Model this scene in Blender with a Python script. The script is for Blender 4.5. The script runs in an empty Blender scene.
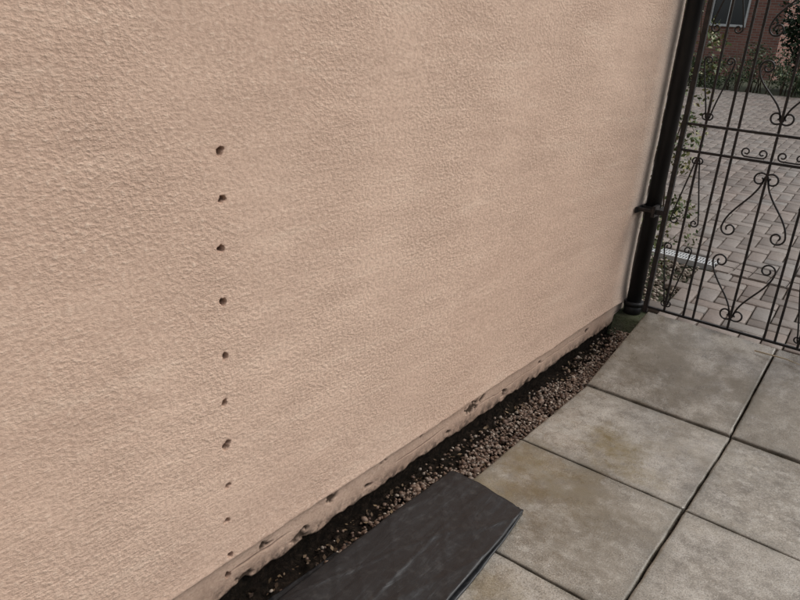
import bpy, bmesh, math, random
import numpy as np
from mathutils import Vector, Matrix
random.seed(7); rng=np.random.default_rng(7)
S=bpy.context.scene
COL=S.collection

# ---------------------------------------------------------------- helpers
def newobj(name, me, parent=None, mat=None):
    o=bpy.data.objects.new(name, me); COL.objects.link(o)
    if parent: o.parent=parent
    if mat and me: me.materials.append(mat)
    return o
def mesh_np(name, verts, faces, smooth=False):
    me=bpy.data.meshes.new(name)
    verts=np.asarray(verts,dtype=np.float32); faces=np.asarray(faces,dtype=np.int32)
    n,k=faces.shape
    me.vertices.add(len(verts)); me.vertices.foreach_set('co',verts.ravel())
    me.loops.add(n*k); me.loops.foreach_set('vertex_index',faces.ravel())
    me.polygons.add(n); me.polygons.foreach_set('loop_start',np.arange(0,n*k,k,dtype=np.int32))
    me.update(calc_edges=True); me.validate()
    if smooth: me.polygons.foreach_set('use_smooth',np.ones(len(me.polygons),dtype=bool))
    return me
def vnoise(x,y,seed=0):
    x=np.asarray(x,float);y=np.asarray(y,float)
    r=np.random.default_rng(seed).random((256,256))
    xi=np.floor(x).astype(int);yi=np.floor(y).astype(int)
    fx=x-xi;fy=y-yi
    fx=fx*fx*(3-2*fx);fy=fy*fy*(3-2*fy)
    a=r[xi%256,yi%256];b=r[(xi+1)%256,yi%256];c=r[xi%256,(yi+1)%256];d=r[(xi+1)%256,(yi+1)%256]
    return (a*(1-fx)+b*fx)*(1-fy)+(c*(1-fx)+d*fx)*fy
def boxes(name, lst, mat, parent=None, bevel=0):
    bm=bmesh.new()
    for (x0,x1,y0,y1,z0,z1) in lst:
        m=Matrix.Translation(((x0+x1)/2,(y0+y1)/2,(z0+z1)/2))@Matrix.Diagonal((x1-x0,y1-y0,z1-z0,1))
        bmesh.ops.create_cube(bm,size=1,matrix=m)
    if bevel: bmesh.ops.bevel(bm,geom=bm.edges[:],offset=bevel,segments=2,affect='EDGES')
    me=bpy.data.meshes.new(name); bm.to_mesh(me); bm.free()
    return newobj(name,me,parent,mat)

class M:
    def __init__(s,name):
        s.m=bpy.data.materials.new(name); s.m.use_nodes=True
        s.t=s.m.node_tree; s.n=s.t.nodes; s.l=s.t.links
        s.b=s.n['Principled BSDF']; s.b.inputs['Specular IOR Level'].default_value=.3
        s.co=s.n.new('ShaderNodeTexCoord').outputs['Object']
    def link(s,a,b): s.l.new(a,b)
    def map(s,scale=(1,1,1),loc=(0,0,0),rot=(0,0,0)):
        n=s.n.new('ShaderNodeMapping'); n.inputs['Scale'].default_value=scale; n.inputs['Location'].default_value=loc; n.inputs['Rotation'].default_value=rot
        s.link(s.co,n.inputs['Vector']); return n.outputs[0]
    def noise(s,scale,detail=4,rough=.55,vec=None,dist=0):
        n=s.n.new('ShaderNodeTexNoise'); n.inputs['Scale'].default_value=scale
        n.inputs['Detail'].default_value=detail; n.inputs['Roughness'].default_value=rough; n.inputs['Distortion'].default_value=dist
        s.link(vec if vec else s.co,n.inputs['Vector']); return n.outputs['Fac']
    def ramp(s,fac,stops):
        n=s.n.new('ShaderNodeValToRGB'); e=n.color_ramp.elements
        while len(e)<len(stops): e.new(.5)
        for i,(p,c) in enumerate(stops):
            e[i].position=p; e[i].color=(c,c,c,1) if isinstance(c,(int,float)) else (*c,1)
        s.link(fac,n.inputs[0]); return n.outputs[0]
    def mix(s,fac,a,b,mode='MIX'):
        n=s.n.new('ShaderNodeMix'); n.data_type='RGBA'; n.blend_type=mode
        for v,i in ((fac,0),(a,6),(b,7)):
            if isinstance(v,(int,float)): n.inputs[i].default_value=v if i==0 else (v,v,v,1)
            elif isinstance(v,tuple): n.inputs[i].default_value=(*v,1)
            else: s.link(v,n.inputs[i])
        return n.outputs[2]
    def math(s,op,a,b=None,c=None):
        n=s.n.new('ShaderNodeMath'); n.operation=op
        for i,v in enumerate((a,b,c)):
            if v is None: continue
            if isinstance(v,(int,float)): n.inputs[i].default_value=v
            else: s.link(v,n.inputs[i])
        return n.outputs[0]
    def attr(s,name):
        n=s.n.new('ShaderNodeAttribute'); n.attribute_name=name; return n.outputs['Fac']
    def island(s):
        return s.n.new('ShaderNodeNewGeometry').outputs['Random Per Island']
    def sep(s):
        n=s.n.new('ShaderNodeSeparateXYZ'); s.link(s.co,n.inputs[0]); return n.outputs
    def color(s,c):
        if isinstance(c,tuple): s.b.inputs['Base Color'].default_value=(*c,1)
        else: s.link(c,s.b.inputs['Base Color'])
    def rough(s,c):
        if isinstance(c,(int,float)): s.b.inputs['Roughness'].default_value=c
        else: s.link(c,s.b.inputs['Roughness'])
    def bump(s,h,dist=.01,strength=1,prev=None):
        n=s.n.new('ShaderNodeBump'); n.inputs['Distance'].default_value=dist; n.inputs['Strength'].default_value=strength
        s.link(h,n.inputs['Height'])
        if prev: s.link(prev,n.inputs['Normal'])
        s.link(n.outputs[0],s.b.inputs['Normal']); return n.outputs[0]
    def spot(s,x,y,r,soft=.6,distort=None):
        o=s.sep(); dx=s.math('SUBTRACT',o[0],x); dy=s.math('SUBTRACT',o[1],y)
        d=s.math('SQRT',s.math('ADD',s.math('MULTIPLY',dx,dx),s.math('MULTIPLY',dy,dy)))
        if distort: d=s.math('ADD',d,s.math('MULTIPLY',s.math('SUBTRACT',distort,.5),r*3.2))
        mr=s.n.new('ShaderNodeMapRange'); s.link(d,mr.inputs[0])
        mr.inputs[1].default_value=r*(1-soft); mr.inputs[2].default_value=r; mr.inputs[3].default_value=1; mr.inputs[4].default_value=0
        return mr.outputs[0]

# ---------------------------------------------------------------- materials
def mat_render():
    m=M('peach_render')
    big=m.noise(1.1,4,.6); mid=m.noise(5,4,.65,m.map((1,.6,1.5)))
    drag=m.noise(7,4,.6,m.map((1,.28,2.6),(0,0,0),(math.radians(8),0,0)))
    grain=m.noise(128,3,.62,m.map((1,.66,1.05),(3,1,2)))
    y=m.sep()[1]; z=m.sep()[2]
    c=m.ramp(big,[(.3,(.655,.462,.352)),(.7,(.755,.550,.425))])
    c=m.mix(m.ramp(mid,[(.40,0),(.75,.45)]),c,(.55,.385,.295))
    c=m.mix(m.ramp(drag,[(.45,0),(.72,.35)]),c,(.51,.355,.27))
    c=m.mix(m.ramp(drag,[(.28,.3),(.45,0)]),c,(.82,.66,.52))
    c=m.mix(m.ramp(grain,[(.34,.45),(.50,0)]),c,(.40,.265,.20))
    c=m.mix(m.ramp(grain,[(.57,0),(.70,.5)]),c,(.88,.70,.56))
    yy=m.math('ADD',y,m.math('MULTIPLY',mid,.22))
    c=m.mix(m.ramp(m.math('DIVIDE',yy,4),[(.86,0),(.93,.7)]),c,(.56,.53,.48))
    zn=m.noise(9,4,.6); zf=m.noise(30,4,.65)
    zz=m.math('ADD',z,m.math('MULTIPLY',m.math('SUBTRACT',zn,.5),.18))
    c=m.mix(m.ramp(zz,[(.0,.75),(.06,.42),(.13,.18),(.30,.0)]),c,(.24,.16,.115))  # plinth dirt, plus dimmer light low on the wall painted into the colour
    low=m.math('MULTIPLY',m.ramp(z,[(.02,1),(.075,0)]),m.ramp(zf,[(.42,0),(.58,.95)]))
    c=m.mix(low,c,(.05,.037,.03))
    c=m.mix(m.attr('crack'),c,(.11,.075,.055))
    c=m.mix(m.attr('chip'),c,(.08,.055,.04))
    c=m.mix(m.attr('halo'),c,(.32,.16,.10))
    c=m.mix(m.attr('hole'),c,(.035,.018,.014))
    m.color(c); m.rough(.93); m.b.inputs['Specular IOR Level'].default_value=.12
    g=m.ramp(grain,[(.38,0),(.72,1)])
    amp=m.ramp(m.noise(2.6,3,.6),[(.35,.35),(.65,1.0)])
    h=m.math('MULTIPLY',g,amp)
    h=m.math('MULTIPLY',h,m.ramp(z,[(.11,.35),(.15,1)]))
    m.bump(h,.0040,.52)
    return m.m
def mat_slab():
    m=M('concrete_slab')
    isl=m.island()
    c=m.ramp(isl,[(0,(.265,.235,.192)),(.5,(.315,.283,.237)),(1,(.365,.33,.282))])
    n1=m.noise(3.6,6,.72); n2=m.noise(22,5,.72); sp=m.noise(230,2,.6)
    c=m.mix(m.ramp(n1,[(.38,.8),(.56,0)]),c,(.145,.122,.094))
    c=m.mix(m.ramp(n2,[(.47,0),(.72,.7)]),c,(.48,.45,.40))
    c=m.mix(m.ramp(n2,[(.32,.55),(.46,0)]),c,(.135,.113,.086))
    c=m.mix(m.ramp(sp,[(.36,.65),(.5,0)]),c,(.11,.098,.082))
    c=m.mix(m.ramp(sp,[(.6,0),(.72,.65)]),c,(.52,.495,.45))
    dis=m.noise(7,5,.7)
    for (x,y,r,a) in ((.46,2.34,.17,.9),(.33,2.02,.17,.8),(.27,1.78,.18,.65),(.60,2.22,.10,.7),(.5,1.93,.13,.65),(.5,1.36,.15,.5)):
        s=m.spot(x,y,r,.8,dis); s=m.math('MULTIPLY',s,m.ramp(n2,[(.35,a*.35),(.58,a)]))
        c=m.mix(s,c,(.150,.110,.042))
    for (x,y,r,a) in ((.35,3.1,.42,.7),(.55,2.95,.3,.45),(.62,1.85,.25,.45),(.6,2.5,.2,.35),(1.0,3.0,.4,.45),(.45,1.9,.3,.4)):
        s=m.math('MULTIPLY',m.spot(x,y,r,.8,dis),a); c=m.mix(s,c,(.135,.110,.076))
    e=m.attr('edge'); e2=m.math('MULTIPLY',m.math('POWER',e,2.0),m.ramp(m.noise(11,5,.7),[(.38,.0),(.62,.85)]))
    c=m.mix(e2,c,(.08,.070,.05))
    m.color(c); m.b.inputs['Specular IOR Level'].default_value=.6
    wet=m.noise(5.5,5,.7,m.map((1,1,1),(4,7,0)))
    m.rough(m.ramp(wet,[(.46,.16),(.56,.60)]))
    b=m.bump(sp,.003,.25); m.bump(n2,.004,.4,b)
    return m.m
def mat_soil(name='dark_soil',k=1):
    m=M(name); n=m.noise(55,6,.75); n2=m.noise(4,4)
    c=m.ramp(n,[(.35,(.006*k,.005*k,.004*k)),(.52,(.020*k,.014*k,.010*k)),(.72,(.055*k,.038*k,.028*k))])
    c=m.mix(m.ramp(n2,[(.5,0),(.75,.3)]),c,(.028*k,.026*k,.016*k))
    m.color(c); m.rough(.95); m.b.inputs['Specular IOR Level'].default_value=.1; m.bump(n,.03,.9); return m.m
def mat_ground():
    m=M('ground_mat'); n=m.noise(3,6,.7); n2=m.noise(60,4,.7)
    c=m.ramp(n,[(.35,(.05,.045,.03)),(.6,(.05,.07,.025))])
    c=m.mix(.4,c,m.ramp(n2,[(.3,(.02,.018,.014)),(.7,(.09,.08,.06))]))
    m.color(c); m.rough(.95); m.bump(n2,.02,.6); return m.m
def mat_gravel():
    m=M('gravel_mat')
    c=m.ramp(m.island(),[(0,(.07,.042,.031)),(.3,(.16,.105,.076)),(.6,(.26,.180,.133)),(.85,(.24,.20,.165)),(1,(.50,.42,.34))])
    c=m.mix(m.ramp(m.noise(120,2),[(.4,0),(.7,.3)]),c,(.08,.055,.042))
    m.color(c); m.rough(.55); return m.m
def mat_paver():
    m=M('block_paver')
    c=m.ramp(m.island(),[(0,(.13,.105,.088)),(.35,(.20,.160,.136)),(.7,(.255,.205,.175)),(1,(.215,.193,.175))])
    c=m.mix(m.ramp(m.noise(1.1,4,.6),[(.4,0),(.7,.4)]),c,(.28,.26,.23))
    c=m.mix(m.ramp(m.noise(90,2,.6),[(.35,.4),(.6,0)]),c,(.11,.093,.077))
    m.color(c); m.rough(.48); return m.m
def mat_iron():
    m=M('black_iron'); n=m.noise(40,3,.6)
    m.color(m.ramp(n,[(.4,(.012,.012,.013)),(.8,(.04,.032,.028))])); m.rough(.42); return m.m
def mat_pipe():
    m=M('black_pvc'); n=m.noise(12,5,.65,m.map((1,1,.3)))
    m.color(m.ramp(n,[(.4,(.010,.010,.011)),(.8,(.03,.029,.028))])); m.rough(.42); return m.m
def mat_plastic():
    m=M('black_polythene'); n=m.noise(14,4,.55,m.map((1.6,.35,1)),.5); d=m.noise(34,5,.72)
    m.color(m.mix(m.ramp(d,[(.52,0),(.76,.5)]),(.011,.012,.014),(.06,.056,.052)))
    m.rough(m.ramp(d,[(.3,.30),(.65,.50)])); m.b.inputs['Specular IOR Level'].default_value=.5
    m.bump(n,.012,.38); return m.m
def mat_leaf(name,a,b,c2,rough=.5):
    m=M(name); m.color(m.ramp(m.island(),[(0,a),(.6,b),(1,c2)])); m.rough(rough); return m.m
def mat_plain(name,c,r=.6,spec=.3,nz=0.25,sc=20):
    m=M(name); n=m.noise(sc,4,.65)
    m.color(m.mix(m.ramp(n,[(.35,0),(.75,1)]),c,tuple(v*(1-nz) for v in c))); m.rough(r); m.b.inputs['Specular IOR Level'].default_value=spec; return m.m
def mat_brick(scale=1):
    m=M('red_brick'); t=m.n.new('ShaderNodeTexBrick')
    mp=m.n.new('ShaderNodeCombineXYZ'); o=m.sep()
    m.link(m.math('ADD',o[0],o[1]),mp.inputs[0]); m.link(o[2],mp.inputs[1]); m.link(mp.outputs[0],t.inputs['Vector'])
    t.inputs['Scale'].default_value=1; t.inputs['Brick Width'].default_value=.225; t.inputs['Row Height'].default_value=.075; t.inputs['Mortar Size'].default_value=.008
    t.inputs['Color1'].default_value=(.25,.11,.085,1); t.inputs['Color2'].default_value=(.34,.165,.125,1); t.inputs['Mortar'].default_value=(.30,.26,.23,1)
    m.color(t.outputs['Color']); m.rough(.85); return m.m

MR=mat_render(); MSL=mat_slab(); MSO=mat_soil(); MG=mat_ground(); MGR=mat_gravel(); MP=mat_paver()
MI=mat_iron(); MPI=mat_pipe(); MPL=mat_plastic(); MB=mat_brick()

# ---------------------------------------------------------------- house wall (X=0 plane, runs along +Y)
HZ=[1.149,1.052,.948,.828,.698,.583,.469,.355,.256,.155,.08]
HR=[.0090,.0082,.0084,.0090,.0084,.0080,.0115,.0076,.0078,.0074,.0095]
HYc=.894
WEND=3.60
ys=list(np.arange(-1.2,WEND+.001,.0055))+list(np.arange(HYc-.02,HYc+.02,.0015))
ys=np.unique(np.round(ys,5))
zs=list(np.arange(.0,.20,.0026))+list(np.arange(.20,2.6,.007))
for z in HZ: zs+=list(np.arange(z-.014,z+.014,.0015))
zs=np.unique(np.round(zs,5))
def thin(a,m=.0009):
    out=[a[0]]
    for v in a[1:]:
        if v-out[-1]>=m: out.append(v)
    return np.array(out)
ys=thin(ys);zs=thin(zs)
Y,Z=np.meshgrid(ys,zs)
wy=Y+.02*vnoise(Y*9,Z*9,3); wz=Z+.012*vnoise(Y*7,Z*14,4)+.03*np.sin(Y*.9)
n1=vnoise(wy*42,wz*60,11); n2=vnoise(wy*24,wz*44,12)
amt=.2+.8*vnoise(Y*3,Z*4,15)
disp=amt*(.0011*n1+.0009*n2)
disp+=.005*(vnoise(Y*1.6,Z*1.8,20)-.5)+.002*(vnoise(Y*5,Z*6,21)-.5)
edge=.132+.006*(vnoise(Y*6,Y*0,30)-.5)+.004*(vnoise(Y*22,Y*0,31)-.5)+.002*(vnoise(Y*60,Y*0,32)-.5)
above=1/(1+np.exp(-(Z-edge)/.0022))
lip=.013*np.exp(-np.clip(Z-edge,0,9)/.05)
disp=disp*(above+.8*(1-above))+above*(lip)-(1-above)*.007
cl=.078+.012*(vnoise(Y*4,Y*0,33)-.5)+.008*(vnoise(Y*25,Y*0,34)-.5)
cw=.0013+.003*np.clip(vnoise(Y*5,Y*0,35)-.45,0,1)
crack=np.exp(-((Z-cl)/cw)**2)*np.clip((vnoise(Y*6,Y*0,36)-.45)/.2,0,1)
disp-=.004*crack
und=(1-above)*np.exp(-np.clip(edge-Z,0,1)/.004)*np.clip(.3+vnoise(Y*7,Y*0,37),0,1)  # dark line just below the lip, colour only, added to the crack mask
chip=np.zeros_like(Y)
CH=[(1.28,.105,.014),(1.02,.10,.012),(1.52,.12,.010),(2.05,.09,.022),(2.12,.10,.012),(1.72,.118,.008),(2.3,.06,.012),(2.75,.12,.010),(1.15,.05,.016),(.95,.03,.016),(2.5,.03,.016),(3.1,.09,.010),(1.9,.05,.010),(1.45,.06,.008),(2.6,.09,.008)]
for (cy,cz,cr) in CH:
    d=np.sqrt(((Y-cy)/1.6)**2+(Z-cz)**2)+cr*1.5*(vnoise(Y*90,Z*110,int(cy*100))-.5)
    chip=np.maximum(chip,np.clip((cr-d)/.003+.3,0,1)*(d<cr*1.1))
disp-=.008*chip
bot=.012+.010*vnoise(Y*12,Y*0,40)+.012*vnoise(Y*45,Y*0,41)
bb=np.clip((bot-Z)/.004,0,1); disp-=.03*bb
foot_dark=np.clip((bot+.006-Z)/.004,0,1)  # darker band along the ragged bottom edge, coloured through the chip mask
hole=np.zeros_like(Y);halo=np.zeros_like(Y)
for i,(z,r) in enumerate(zip(HZ,HR)):
    hy=HYc+.003*math.sin(i*2.1)
    ang=np.arctan2(Z-z,Y-hy)
    rr=r*(1+.14*np.sin(ang*2+i)+.10*np.sin(ang*3+2*i)+.07*np.sin(ang*5+i*3))
    d=np.sqrt((Y-hy)**2+(Z-z)**2)
    hole=np.maximum(hole,np.clip((rr-d)/.0012,0,1))
    halo=np.maximum(halo,.35*np.clip(1-(d-rr)/.004,0,1))
disp=disp-.035*hole
X=disp.copy()
X[0,:]-=.05
X[:,-1]-=.08; X[:,-2]-=.004
nz,ny=Y.shape
V=np.stack([X,Y,Z],-1).reshape(-1,3)
idx=np.arange(nz*ny).reshape(nz,ny)
F=np.stack([idx[:-1,:-1],idx[:-1,1:],idx[1:,1:],idx[1:,:-1]],-1).reshape(-1,4)
me=mesh_np('house_wall',V,F,True)
def setattr_(name,a):
    at=me.attributes.new(name,'FLOAT','POINT'); at.data.foreach_set('value',np.asarray(a,np.float32).ravel())
setattr_('crack',np.clip(crack*.8+und*.7,0,1)); setattr_('chip',np.clip(chip+foot_dark*.9,0,1)); setattr_('hole',hole); setattr_('halo',halo*(1-hole))
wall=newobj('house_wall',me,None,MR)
boxes('wall_core',[(-4,-.045,-6,WEND-.01,.0,5.2)],mat_plain('render_core',(.5,.33,.23),.9),wall)
boxes('upper_render',[(-.044,-.002,-6,WEND-.005,2.59,5.2),(-.044,-.002,-6,-1.2,.0,2.589)],MR,wall)
boxes('foundation_brick',[(-.3,-.022,-6,WEND,-.5,.03)],MSO,wall)

# ---------------------------------------------------------------- ground sheet
def drive_z(y): return .115+(y-3.5)*.0490
prof=[(-300,-.11),(-10,-.11),(3.44,-.11),(3.46,.07),(3.5,.075),(16,drive_z(16)-.04),(40,.75),(120,1.2),(500,2.5)]
xs=[-400,-100,-30,-8,-4,-1,0,.5,1,2,4,8,30,100,400]
V=[(x,y,z) for (y,z) in prof for x in xs]; n=len(xs)
F=[(j*n+i,j*n+i+1,(j+1)*n+i+1,(j+1)*n+i) for j in range(len(prof)-1) for i in range(n-1)]
newobj('ground',mesh_np('ground',V,F),None,MG)

ya=np.arange(-1.2,3.45,.010); xa=np.linspace(-.03,.22,26)
XX,YY=np.meshgrid(xa,ya)
ZZ=-.064+.018*vnoise(XX*40,YY*40,50)+.016*vnoise(XX*90,YY*90,51)+.012*np.exp(-(XX/.03)**2)
idx=np.arange(XX.size).reshape(XX.shape)
F=np.stack([idx[:-1,:-1],idx[:-1,1:],idx[1:,1:],idx[1:,:-1]],-1).reshape(-1,4)
newobj('soil',mesh_np('soil',np.stack([XX,YY,ZZ],-1).reshape(-1,3),F,False),None,MSO)

# ---------------------------------------------------------------- stones helper
def stones(name,pts,sizes,mat,parent=None):
    bm=bmesh.new(); bmesh.ops.create_icosphere(bm,subdivisions=1,radius=1)
    bv=np.array([v.co[:] for v in bm.verts]); bf=np.array([[v.index for v in f.verts] for f in bm.faces]); bm.free()
    N=len(pts); sc=rng.uniform(.55,1.15,(N,1,3))*np.asarray(sizes)[:,None,None]
    v=bv[None]*(1+rng.uniform(-.18,.18,(N,len(bv),1)))*sc
    a=rng.uniform(0,6.28,N); b=rng.uniform(-.6,.6,N)
    ca,sa=np.cos(a)[:,None],np.sin(a)[:,None]; cb,sb=np.cos(b)[:,None],np.sin(b)[:,None]
    x=v[...,0]*ca-v[...,1]*sa; y=v[...,0]*sa+v[...,1]*ca; z=v[...,2]*.7
    y2=y*cb-z*sb; z2=y*sb+z*cb
    v=np.stack([x,y2,z2],-1)+np.asarray(pts)[:,None,:]
    f=bf[None]+(np.arange(N)*len(bv))[:,None,None]
    return newobj(name,mesh_np(name,v.reshape(-1,3),f.reshape(-1,3)),parent,mat)
N=8500
py=rng.uniform(1.0,3.43,N); px=rng.uniform(.0,.205,N)
lim=.034+.045*vnoise(py*5,py*0,61)
keep=rng.random(N)<np.clip((px-lim+.02)/.04,0.08,1)*np.clip((py-1.0)/.5,.15,1)
px,py=px[keep],py[keep]
pz=-.044+.026*vnoise(px*12,py*8,60)+rng.uniform(-.004,.014,len(px))+.03*np.clip((py-2.9)/.6,0,1)
sz=rng.uniform(.0035,.0090,len(px)); sz[rng.random(len(px))<.08]*=1.8
stones('gravel',np.stack([px,py,pz],-1),sz,MGR)
N=520; px=np.abs(rng.normal(.03,.035,N)); py=rng.uniform(.3,3.4,N)
d=rng.normal(size=(N,3)); d[:,2]*=.35; d/=np.linalg.norm(d,axis=1)[:,None]
s=np.cross(d,rng.normal(size=(N,3))*np.array([.3,.3,1])); s/=np.linalg.norm(s,axis=1)[:,None]
L=rng.uniform(.006,.022,(N,1)); P0=np.stack([px,py,-.034+rng.uniform(0,.01,N)],-1)
V=np.stack([P0,P0+d*L*.5+s*L*.28,P0+d*L,P0+d*L*.5-s*L*.28],1).reshape(-1,3)
newobj('leaf_litter',mesh_np('leaf_litter',V,np.arange(N*4).reshape(N,4)),None,mat_leaf('dead_leaf',(.03,.018,.012),(.09,.055,.03),(.24,.17,.10),.7))

# ---------------------------------------------------------------- patio slabs
rows=[(-1.48,-.90),(-.88,-.29),(-.28,.32),(.33,.92),(.93,1.522),(1.53,2.122),(2.13,2.722)]
cols=[(.178,.777),(.785,1.384),(1.392,1.99),(2.0,2.6)]
bmx=bmesh.new(); elay=bmx.verts.layers.float.new('edge')
def slab(x0,x1,y0,y1,za,zb,rot=0,dz=0):
    cx,cy=(x0+x1)/2,(y0+y1)/2
    ts=[0,.005,.015,.05,.1]+[.1+.8*i/8 for i in range(1,8)]+[.9,.95,.985,.995,1]
    def P(u,v):
        x=x0+(x1-x0)*u;y=y0+(y1-y0)*v
        e=min(u,1-u,v,1-v)
        z=za+(zb-za)*v+dz-(.003 if e==0 else 0)
        if e==0: x+=random.uniform(-.002,.002);y+=random.uniform(-.002,.002)
        c,s=math.cos(rot),math.sin(rot); X_,Y_=x-cx,y-cy
        vv=bmx.verts.new((cx+X_*c-Y_*s,cy+X_*s+Y_*c,z)); vv[elay]=max(0,1-e/.09); return vv
    T=[[P(u,v) for u in ts] for v in ts]
    k=len(ts)
    for j in range(k-1):
        for i in range(k-1): bmx.faces.new((T[j][i],T[j][i+1],T[j+1][i+1],T[j+1][i])).smooth=True
    ring=[T[0][i] for i in range(k)]+[T[j][k-1] for j in range(1,k)]+[T[k-1][i] for i in range(k-2,-1,-1)]+[T[j][0] for j in range(k-2,0,-1)]
    low=[]
    for v in ring:
        w=bmx.verts.new((v.co.x,v.co.y,v.co.z-.055)); w[elay]=1; low.append(w)
    for i in range(len(ring)):
        j=(i+1)%len(ring); bmx.faces.new((ring[j],ring[i],low[i],low[j]))
for (y0,y1) in rows:
    for (x0,x1) in cols:
        slab(x0,x1,y0,y1,0,0,random.uniform(-.005,.005),random.uniform(-.003,.003))
for i,(x0,x1) in enumerate(cols):
    slab(x0-.004,x1-.004,2.735,3.415,.002,.157,0,random.uniform(-.002,.003))
me=bpy.data.meshes.new('patio_paving'); bmx.to_mesh(me); bmx.free()
patio=newobj('patio_paving',me,None,MSL)
bmx=bmesh.new()
def prism(pts,x0,x1):
    a=[bmx.verts.new((x0,y,z)) for y,z in pts]; b=[bmx.verts.new((x1,y,z)) for y,z in pts]
    bmx.faces.new(a[::-1]); bmx.faces.new(b)
    for i in range(len(pts)):
        j=(i+1)%len(pts); bmx.faces.new((a[i],a[j],b[j],b[i]))
prism([(-1.5,-.1),(3.49,-.1),(3.49,.125),(3.40,.125),(2.74,-.022),(-1.5,-.018)],.20,2.62)
me=bpy.data.meshes.new('bedding'); bmx.to_mesh(me); bmx.free()
newobj('bedding_sand',me,patio,mat_soil('joint_moss',2.2))

def tube_mesh(name,paths,mat,parent=None,sides=8):
    VV=[];FF=[];off=0
    for pts,r in paths:
        pts=np.asarray(pts,float); n=len(pts); r=np.broadcast_to(r,(n,))
        t=np.gradient(pts,axis=0); t/=np.linalg.norm(t,axis=1)[:,None]+1e-12
        ref=np.array([0,1,0.]) if abs(t[0][1])<.9 else np.array([1.,0,0])
        a=np.cross(t,ref); a/=np.linalg.norm(a,axis=1)[:,None]+1e-12; b=np.cross(t,a)
        th=np.arange(sides)/sides*2*np.pi
        ring=pts[:,None,:]+r[:,None,None]*(np.cos(th)[None,:,None]*a[:,None,:]+np.sin(th)[None,:,None]*b[:,None,:])
        VV.append(ring.reshape(-1,3))
        for i in range(n-1):
            for k in range(sides):
                k2=(k+1)%sides; FF.append((off+i*sides+k,off+i*sides+k2,off+(i+1)*sides+k2,off+(i+1)*sides+k))
        c0=off+n*sides; VV.append(pts[[0,-1]])
        for k in range(sides):
            k2=(k+1)%sides
            FF.append((off+k2,off+k,c0)); FF.append((off+(n-1)*sides+k,off+(n-1)*sides+k2,c0+1))
        off+=n*sides+2
    me=bpy.data.meshes.new(name)
    me.from_pydata([tuple(v) for v in np.concatenate(VV)],[],FF)
    me.polygons.foreach_set('use_smooth',np.ones(len(me.polygons),dtype=bool)); me.update()
    return newobj(name,me,parent,mat)
tube_mesh('twig',[([(.70,3.33,.149),(.76,3.32,.155),(.83,3.33,.153),(.90,3.31,.152)],[.003,.004,.003,.002])],mat_plain('dry_twig',(.45,.38,.27)))

# ---------------------------------------------------------------- folded black plastic sheet
sheet=bpy.data.objects.new('folded_plastic_sheet',None); COL.objects.link(sheet)
def layer(name,y0,y1,xl0,xr0,xl1,xr1,zb,seed,th=.006,amp=.006,droop=0):
    nv,nu=170,80
    v=np.linspace(0,1,nv)[:,None]; u=np.linspace(0,1,nu)[None,:]
    yy=y0+(y1-y0)*v+0*u
    xl=xl0+(xl1-xl0)*v; xr=xr0+(xr1-xr0)*v
    xx=xl+(xr-xl)*u
    yy=yy+(.012*np.sin(u*4+seed)+.003*np.sin(u*17+seed))*v**6
    xx=xx+.010*(vnoise(yy*4,u*2,seed)-.5)+.004*(vnoise(yy*14,u*2,seed+7)-.5)
    w1=vnoise(xx*14+yy*3.0,yy*2.2-xx*3,seed+1)-.5
    cr=vnoise(xx*13-yy*4,yy*1.6,seed+2); crease=np.exp(-((cr-.5)/.08)**2)
    cr2=vnoise(xx*9+yy*9,yy*3+xx*4,seed+4); crease2=np.exp(-((cr2-.5)/.05)**2)
    wr=amp*1.0*w1+amp*.22*crease+amp*.16*crease2+amp*.9*(vnoise(xx*5,yy*4,seed+3)-.5)+amp*.25*(vnoise(xx*38,yy*12,seed+9)-.5)
    fp=.62+.10*(vnoise(yy*2.5,yy*0,seed+31)-.5)-.12*v
    wr=wr+amp*.35*np.exp(-((u-fp)/.02)**2)*vnoise(yy*3,yy*0,seed+32)
    fp=.86+.04*(vnoise(yy*3,yy*0,seed+41)-.5)
    wr=wr+amp*.35*np.exp(-((u-fp)/.018)**2)*vnoise(yy*3,yy*0,seed+42)
    foldR=np.exp(-((1-u)/.035)**2)*.003
    zt=zb+th+wr+foldR-droop*np.clip((.17-xx)/.1,0,1)**1.3
    zt=np.where(u>.97,zt-.5*th*((u-.97)/.03)**2,zt); zt=np.where(u<.03,zt-.6*th*((.03-u)/.03)**2,zt)
    top=np.stack([xx,yy,zt],-1)
    botm=np.stack([xx,yy,zt-th*1.0],-1)
    V=np.concatenate([top.reshape(-1,3),botm.reshape(-1,3)]); K=nv*nu
    idx=np.arange(K).reshape(nv,nu)
    F=list(np.stack([idx[:-1,:-1],idx[:-1,1:],idx[1:,1:],idx[1:,:-1]],-1).reshape(-1,4))
    F+=list(np.stack([idx[:-1,:-1],idx[1:,:-1],idx[1:,1:],idx[:-1,1:]],-1).reshape(-1,4)+K)
    b=np.concatenate([idx[0,:],idx[1:,-1],idx[-1,-2::-1],idx[-2:0:-1,0]])
    b2=np.roll(b,-1)
    F+=list(np.stack([b2,b,b+K,b2+K],-1))
    newobj(name,mesh_np(name,V,np.array(F),True),sheet,MPL)
layer('fold_bottom',.35,1.735,.085,.508,.095,.400,.003,100,.004,.003,.02)
layer('fold_middle',.35,1.724,.10,.490,.105,.384,.010,110,.004,.003,.016)
layer('fold_upper',.35,1.742,.095,.502,.100,.396,.017,120,.0045,.0085,.012)
layer('loose_flap',.30,1.30,.03,.20,.06,.16,-.028,130,.003,.014,0)

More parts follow.
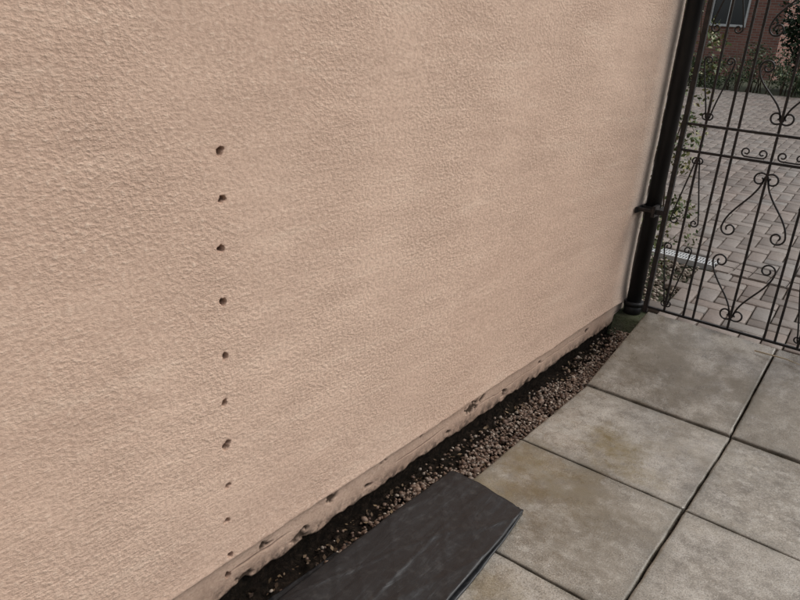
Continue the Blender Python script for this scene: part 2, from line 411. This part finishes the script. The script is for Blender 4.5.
# ---------------------------------------------------------------- drainpipe
pipe=bpy.data.objects.new('drainpipe',None); COL.objects.link(pipe)
pxc,pyc=.052,3.555
bm=bmesh.new()
def cyl(r,z0,z1,x=pxc,y=pyc,seg=28,r2=None):
    bmesh.ops.create_cone(bm,cap_ends=True,segments=seg,radius1=r,radius2=r2 or r,depth=z1-z0,matrix=Matrix.Translation((x,y,(z0+z1)/2)))
cyl(.038,.02,5.0); cyl(.045,.05,.14); cyl(.050,.12,.145); cyl(.052,-.06,.05,r2=.047)
me=bpy.data.meshes.new('downpipe'); bm.to_mesh(me); bm.free()
for p in me.polygons: p.use_smooth=len(p.vertices)==4
newobj('downpipe',me,pipe,MPI)
boxes('pipe_clip',[(.003,.10,3.50,3.515,.63,.66),(.003,.013,3.43,3.62,.63,.66),(.094,.100,3.52,3.60,.63,.66),(.003,.10,3.50,3.515,2.4,2.43)],MPI,pipe,.002)

# ---------------------------------------------------------------- gate
gate=bpy.data.objects.new('wrought_iron_gate',None); COL.objects.link(gate)
GY=3.455; GX0,GX1=.148,.942
ZB,ZM1,ZM2,ZT=.168,.965,1.085,1.78
bars=[]
def bar(x,z0,z1,w=.006): bars.append((x-w,x+w,GY-w,GY+w,z0,z1))
def rail(z,w=.007): bars.append((GX0+.012,GX1-.012,GY-w,GY+w,z-w*.8,z+w*.8))
bar(GX0,ZB-.03,ZT+.02,.011); bar(GX1,ZB-.03,ZT+.02,.011)
for z in (ZB,ZM1,ZM2,ZT): rail(z)
CX=.545
vx=[.24,.335,.382,CX,.708,.755,.85]
for x in vx:
    for a,b in ((ZB,ZM1),(ZM1,ZM2),(ZM2,ZT)): bar(x,a+.0066,b-.0066,.0052)
boxes('frame',bars,MI,gate,.0012)
boxes('gate_post',[(1.0,1.06,GY-.03,GY+.03,-.1,1.95),(.955,.999,GY-.006,GY+.006,.45,.47),(.955,.999,GY-.006,GY+.006,1.5,1.52)],MI,gate,.003)
def curl(P,t,side,R,turns=1.25,n=44):
    out=[];p=np.array(P,float);a=math.atan2(t[1],t[0]);tot=turns*2*math.pi;da=tot/n
    for i in range(n):
        f=i/n; r=R*(1-.72*f); p=p+r*da*np.array([math.cos(a),math.sin(a)]); a+=side*da; out.append(p.copy())
    return out
def scroll(A,ta,B,tb,sa,sb,R=.026,bend=.33,turns=1.2):
    A=np.array(A,float);B=np.array(B,float);L=np.linalg.norm(B-A)
    ta=np.array(ta,float);ta/=np.linalg.norm(ta);tb=np.array(tb,float);tb/=np.linalg.norm(tb)
    c1=A+ta*L*bend;c2=B-tb*L*bend
    s=np.linspace(0,1,26)[:,None]
    sp=(1-s)**3*A+3*(1-s)**2*s*c1+3*(1-s)*s*s*c2+s**3*B
    pts=curl(A,-ta,sa,R,turns)[::-1]+list(sp)+curl(B,tb,sb,R,turns)
    pts=np.array(pts); return np.stack([pts[:,0],np.full(len(pts),GY),pts[:,1]],-1)
paths=[]
def lyre(c,z0,z1,w=.115,R=.027,r=.0042):
    zm=(z0+z1)/2
    for s in (1,-1):
        paths.append((scroll((c+s*.010,z1-2.3*R),(s*.15,-1),(c+s*w,zm+.055+R),(s*.15,-1),s,-s,R=R),r))
        paths.append((scroll((c+s*.010,z0+2.3*R),(s*.15,1),(c+s*w,zm-.055-R),(s*.15,1),-s,s,R=R),r))
lyre(CX,ZB,ZM1,.135,.034); lyre(CX,ZM2,ZT,.135,.032)
for c in (.24,.85):
    lyre(c,ZB,ZM1,.064,.019,.0036); lyre(c,ZM2,ZT,.064,.019,.0036)
for s in (1,-1):
    paths.append((scroll((CX+s*.045,ZM1+.012),(s,0),(CX+s*.105,ZM1+.012),(s,0),-s,s,R=.021),.0036))
tube_mesh('scrollwork',paths,MI,gate,6)
boxes('hinge',[(.100,.142,GY-.012,GY+.012,.64,.665),(.085,.102,3.43,3.50,.625,.68),(.003,.09,3.44,3.452,.645,.66)],MI,gate,.002)

# ---------------------------------------------------------------- driveway, herringbone blocks
W=.1; RA=math.radians(3); c45,s45=math.cos(RA),math.sin(RA)
VV=[];FF=[]
def inside(x,y): return -5<x<4.5 and 3.50<y<15.6
def block(i0,i1,j0,j1):
    g=.0035; x0,x1,y0,y1=i0*W+g,i1*W-g,j0*W+g,j1*W-g
    mx,my=(x0+x1)/2,(y0+y1)/2; wx,wy_=mx*c45-my*s45,mx*s45+my*c45+9
    if not inside(wx,wy_): return
    if wx<.15 and wy_<4.5: return
    if abs(wy_-4.56)<.13 : return
    dz=random.uniform(-.0025,.0025); b=.006; o=len(VV)
    def add(x,y,d):
        X_,Y_=x*c45-y*s45,x*s45+y*c45+9; VV.append((X_,Y_,drive_z(Y_)+dz-d))
    for d,e in ((.03,0),(.005,0),(0,b)):
        add(x0+e,y0+e,d);add(x1-e,y0+e,d);add(x1-e,y1-e,d);add(x0+e,y1-e,d)
    for q in (0,4):
        for k in range(4):
            k2=(k+1)%4; FF.append((o+q+k,o+q+k2,o+q+4+k2,o+q+4+k))
    FF.append((o+8,o+9,o+10,o+11))
for i in range(-70,71):
    for j in range(-70,71):
        d=(i-j)%4
        if d==0: block(i,i+2,j,j+1)
        elif d==3: block(i,i+1,j,j+2)
newobj('driveway',mesh_np('driveway',VV,FF),None,MP)
bx=[]
zc=drive_z(4.56)
for k in range(46):
    x=-.62+k*.018
    bx.append((x,x+.009,4.505,4.615,zc-.004,zc+.004))
bx+=[(-.63,.21,4.49,4.504,zc-.03,zc+.006),(-.63,.21,4.616,4.63,zc-.03,zc+.006),(-.63,.21,4.5555,4.5645,zc-.001,zc+.0052)]
boxes('channel_drain',bx,mat_plain('galvanised_steel',(.55,.56,.56),.4,.5))
edge_b=[]
for k in range(40):
    x=.215+k*.104
    edge_b.append((x,x+.098,4.425,4.555,zc-.05,zc+.002)); edge_b.append((x,x+.098,4.561,4.695,zc-.05,zc+.003))
boxes('drain_edging_blocks',edge_b,MP,None,.004)

N=900; px=rng.uniform(-.35,.16,N); py=rng.uniform(3.62,4.47,N)
stones('bed_rubble',np.stack([px,py,.085+.05*(py-3.6)+rng.uniform(0,.02,N)],-1),rng.uniform(.004,.018,N),mat_leaf('pale_rubble',(.10,.08,.06),(.25,.20,.16),(.45,.40,.34),.8))

# ---------------------------------------------------------------- foliage
def leaves(P,size,aspect=.55,droop=0):
    N=len(P); d=rng.normal(size=(N,3)); d[:,2]-=droop; d/=np.linalg.norm(d,axis=1)[:,None]
    r=rng.normal(size=(N,3)); s=np.cross(d,r); s/=np.linalg.norm(s,axis=1)[:,None]; nn=np.cross(d,s)
    L=np.asarray(size)[:,None]*np.ones((N,1)) if np.ndim(size) else np.full((N,1),size)
    a=P; b=P+d*L*.5+s*L*aspect*.5+nn*L*.08; c=P+d*L; e=P+d*L*.5-s*L*aspect*.5+nn*L*.08
    V=np.stack([a,b,c,e],1).reshape(-1,3); F=np.arange(N*4).reshape(N,4); return V,F
def clumps(n,per,box,cr):
    (x0,x1),(y0,y1),(z0,z1)=box
    C=np.stack([rng.uniform(x0,x1,n),rng.uniform(y0,y1,n),rng.uniform(z0,z1,n)],-1)
    P=np.repeat(C,per,0); q=rng.normal(size=P.shape); q/=np.linalg.norm(q,axis=1)[:,None]
    return P+q*cr*rng.random((len(P),1))**.4
wood=mat_plain('bark',(.09,.065,.045),.9)
LI=mat_leaf('ivy_leaf',(.04,.07,.02),(.11,.15,.045),(.34,.31,.15))
LH=mat_leaf('hedge_leaf',(.024,.042,.020),(.07,.10,.045),(.22,.25,.14))
LD=mat_leaf('conifer_leaf',(.010,.019,.011),(.026,.044,.023),(.065,.095,.048))
shrub=bpy.data.objects.new('climbing_shrub',None); COL.objects.link(shrub)
P=clumps(120,26,((-.32,.07),(3.72,4.35),(.25,2.1)),.065)
V,F=leaves(P,rng.uniform(.018,.038,len(P))); newobj('leaves',mesh_np('leaves',V,F),shrub,LI)
st=[]
for k in range(14):
    x=rng.uniform(-.25,-.03); y=rng.uniform(3.8,4.2); pts=[(x+.02*math.sin(z*7+k),y+.03*math.cos(z*5+k),z) for z in np.linspace(.1,2.0,10)]
    st.append((pts,np.linspace(.006,.002,10)))
tube_mesh('stems',st,wood,shrub,5)
hz=drive_z(15.8)
hedge=bpy.data.objects.new('hedge',None); COL.objects.link(hedge)
P=clumps(480,46,((-8,5),(15.7,16.8),(hz+.05,hz+.66)),.15)
P[:,2]+=.12*np.sin(P[:,0]*2.2)+.07*np.sin(P[:,0]*5.1+1)
P=P[P[:,2]>hz-.02]
V,F=leaves(P,rng.uniform(.035,.075,len(P))); newobj('hedge_leaves',mesh_np('hedge_leaves',V,F),hedge,LH)
st=[]
for k in range(220):
    x=rng.uniform(-8,5);y=rng.uniform(15.7,16.7);h=rng.uniform(.5,1.0)
    dx,dy=rng.normal(0,.15,2); st.append(([(x,y,hz-.1),(x+dx*.4,y+dy*.4,hz+h*.5),(x+dx,y+dy,hz+h)],[.012,.008,.003]))
tube_mesh('hedge_stems',st,wood,hedge,4)
def tree(x,y,h,r,mat,n=240,per=60,ls=.14,name='tree',low=.15):
    t=bpy.data.objects.new(name,None); COL.objects.link(t)
    z0=.7; paths=[([(x,y,z0-.2),(x+.05,y,z0+h*.35),(x-.05,y+.05,z0+h*.7),(x,y,z0+h)],[.2,.15,.09,.02])]
    for k in range(16):
        a=rng.uniform(0,6.28); zz=z0+h*rng.uniform(.2,.8); L=r*rng.uniform(.5,.95)
        paths.append(([(x,y,zz),(x+math.cos(a)*L*.5,y+math.sin(a)*L*.5,zz+.25*L),(x+math.cos(a)*L,y+math.sin(a)*L,zz+.35*L)],[.06,.035,.01]))
    tube_mesh('trunk',paths,wood,t,6)
    C=rng.normal(size=(n,3)); C/=np.linalg.norm(C,axis=1)[:,None]; C*=rng.random((n,1))**.35
    zc=z0+h*(low+1)/2; C=np.array([x,y,zc])+C*np.array([r,r,h*(1-low)/2])
    P=np.repeat(C,per,0); q=rng.normal(size=P.shape); q/=np.linalg.norm(q,axis=1)[:,None]; P=P+q*r*.24*rng.random((len(P),1))**.4
    V,F=leaves(P,rng.uniform(ls*.5,ls,len(P))); newobj('crown',mesh_np('crown',V,F),t,mat)
tree(-1.1,18.8,4.0,1.35,LD,380,45,.14,low=-.15)
tree(.9,20.5,6.5,2.0,LD,240,45,.15,low=-.05)
tree(-2.4,36,8,2.6,LD,240,45,.22,low=-.05)
tree(3.4,20,6,2,LD,160,40,.16,low=.02)
tree(-15.5,24,7,2.0,LH,160,40,.18)

# ---------------------------------------------------------------- brick house in the distance
house=bpy.data.objects.new('brick_house',None); COL.objects.link(house)
hx0,hx1,hy0,hy1,h0,h1=-13.5,-3.7,25,33,.4,5.8
boxes('walls',[(hx0,hx1,hy0,hy1,h0,h1)],MB,house)
white=mat_plain('white_upvc',(.75,.75,.74),.4); glass=mat_plain('window_glass',(.03,.035,.04),.08,.6,.1)
fr=[];gl=[]
for (x,z,w,h) in ((-5.3,2.25,1.0,1.0),(-9.2,1.9,1.6,1.15),(-12,1.9,1.3,1.15),(-5.3,4.3,1.0,1.1),(-9.2,4.3,1.2,1.1),(-12,4.3,1.2,1.1)):
    y=hy0-.03; gl.append((x-w/2,x+w/2,y+.01,y+.025,z,z+h))
    fr+=[(x-w/2-.05,x+w/2+.05,y-.04,y+.028,z-.07,z),(x-w/2-.05,x+w/2+.05,y-.04,y+.028,z+h,z+h+.06),(x-w/2-.05,x-w/2,y-.04,y+.028,z+.001,z+h-.001),(x+w/2,x+w/2+.05,y-.04,y+.028,z+.001,z+h-.001),(x-.025,x+.025,y-.03,y+.008,z+.001,z+h-.001)]
boxes('window_frames',fr,white,house); boxes('window_glass',gl,glass,house)
boxes('front_door',[(-7.8,-6.9,hy0-.05,hy0-.002,h0,2.75)],mat_plain('door_green',(.03,.06,.04),.4),house)
bm=bmesh.new()
pts=[(hy0-.4,h1),(hy1+.4,h1),((hy0+hy1)/2,h1+2.6)]
a=[bm.verts.new((hx0-.3,y,z)) for y,z in pts]; b=[bm.verts.new((hx1+.3,y,z)) for y,z in pts]
bm.faces.new(a);bm.faces.new(b[::-1])
for i in range(3): bm.faces.new((a[i],b[i],b[(i+1)%3],a[(i+1)%3]))
bmesh.ops.recalc_face_normals(bm,faces=bm.faces[:])
me=bpy.data.meshes.new('roof'); bm.to_mesh(me); bm.free(); newobj('roof',me,house,mat_plain('roof_tile',(.12,.075,.06),.85))

# ---------------------------------------------------------------- light
w=bpy.data.worlds.new('World'); S.world=w; w.use_nodes=True; nt=w.node_tree
sky=nt.nodes.new('ShaderNodeTexSky'); sky.sky_type='NISHITA'; sky.sun_disc=False
EL,AZ=math.radians(52),math.radians(42)
sky.sun_elevation=EL; sky.sun_rotation=AZ; sky.dust_density=4; sky.air_density=1.2
hs=nt.nodes.new('ShaderNodeHueSaturation'); hs.inputs['Saturation'].default_value=.28
bg=nt.nodes['Background']; bg.inputs[1].default_value=.145
nt.links.new(sky.outputs[0],hs.inputs['Color']); nt.links.new(hs.outputs[0],bg.inputs[0])
sd=bpy.data.lights.new('sun','SUN'); sd.energy=1.0; sd.angle=math.radians(32); sd.color=(1,.975,.94)
so=bpy.data.objects.new('sun',sd); COL.objects.link(so)
dirv=Vector((math.sin(AZ)*math.cos(EL),math.cos(AZ)*math.cos(EL),math.sin(EL)))
so.rotation_euler=dirv.to_track_quat('Z','Y').to_euler()

# ---------------------------------------------------------------- camera
cd=bpy.data.cameras.new('camera'); cam=bpy.data.objects.new('camera',cd); COL.objects.link(cam)
cd.sensor_width=36; cd.lens=36*700/800; cd.clip_start=.02; cd.clip_end=2000
bz=Vector((.5518,-.752,.3611)).normalized(); rx=Vector((.7875,.612,.0712)); rx=(rx-bz*rx.dot(bz)).normalized(); up=bz.cross(rx)
cam.matrix_world=Matrix(((rx.x,up.x,bz.x,1.124),(rx.y,up.y,bz.y,0),(rx.z,up.z,bz.z,1.4),(0,0,0,1)))
S.camera=cam
S.view_settings.view_transform='Standard'; S.view_settings.look='None'; S.view_settings.exposure=0; S.view_settings.gamma=1
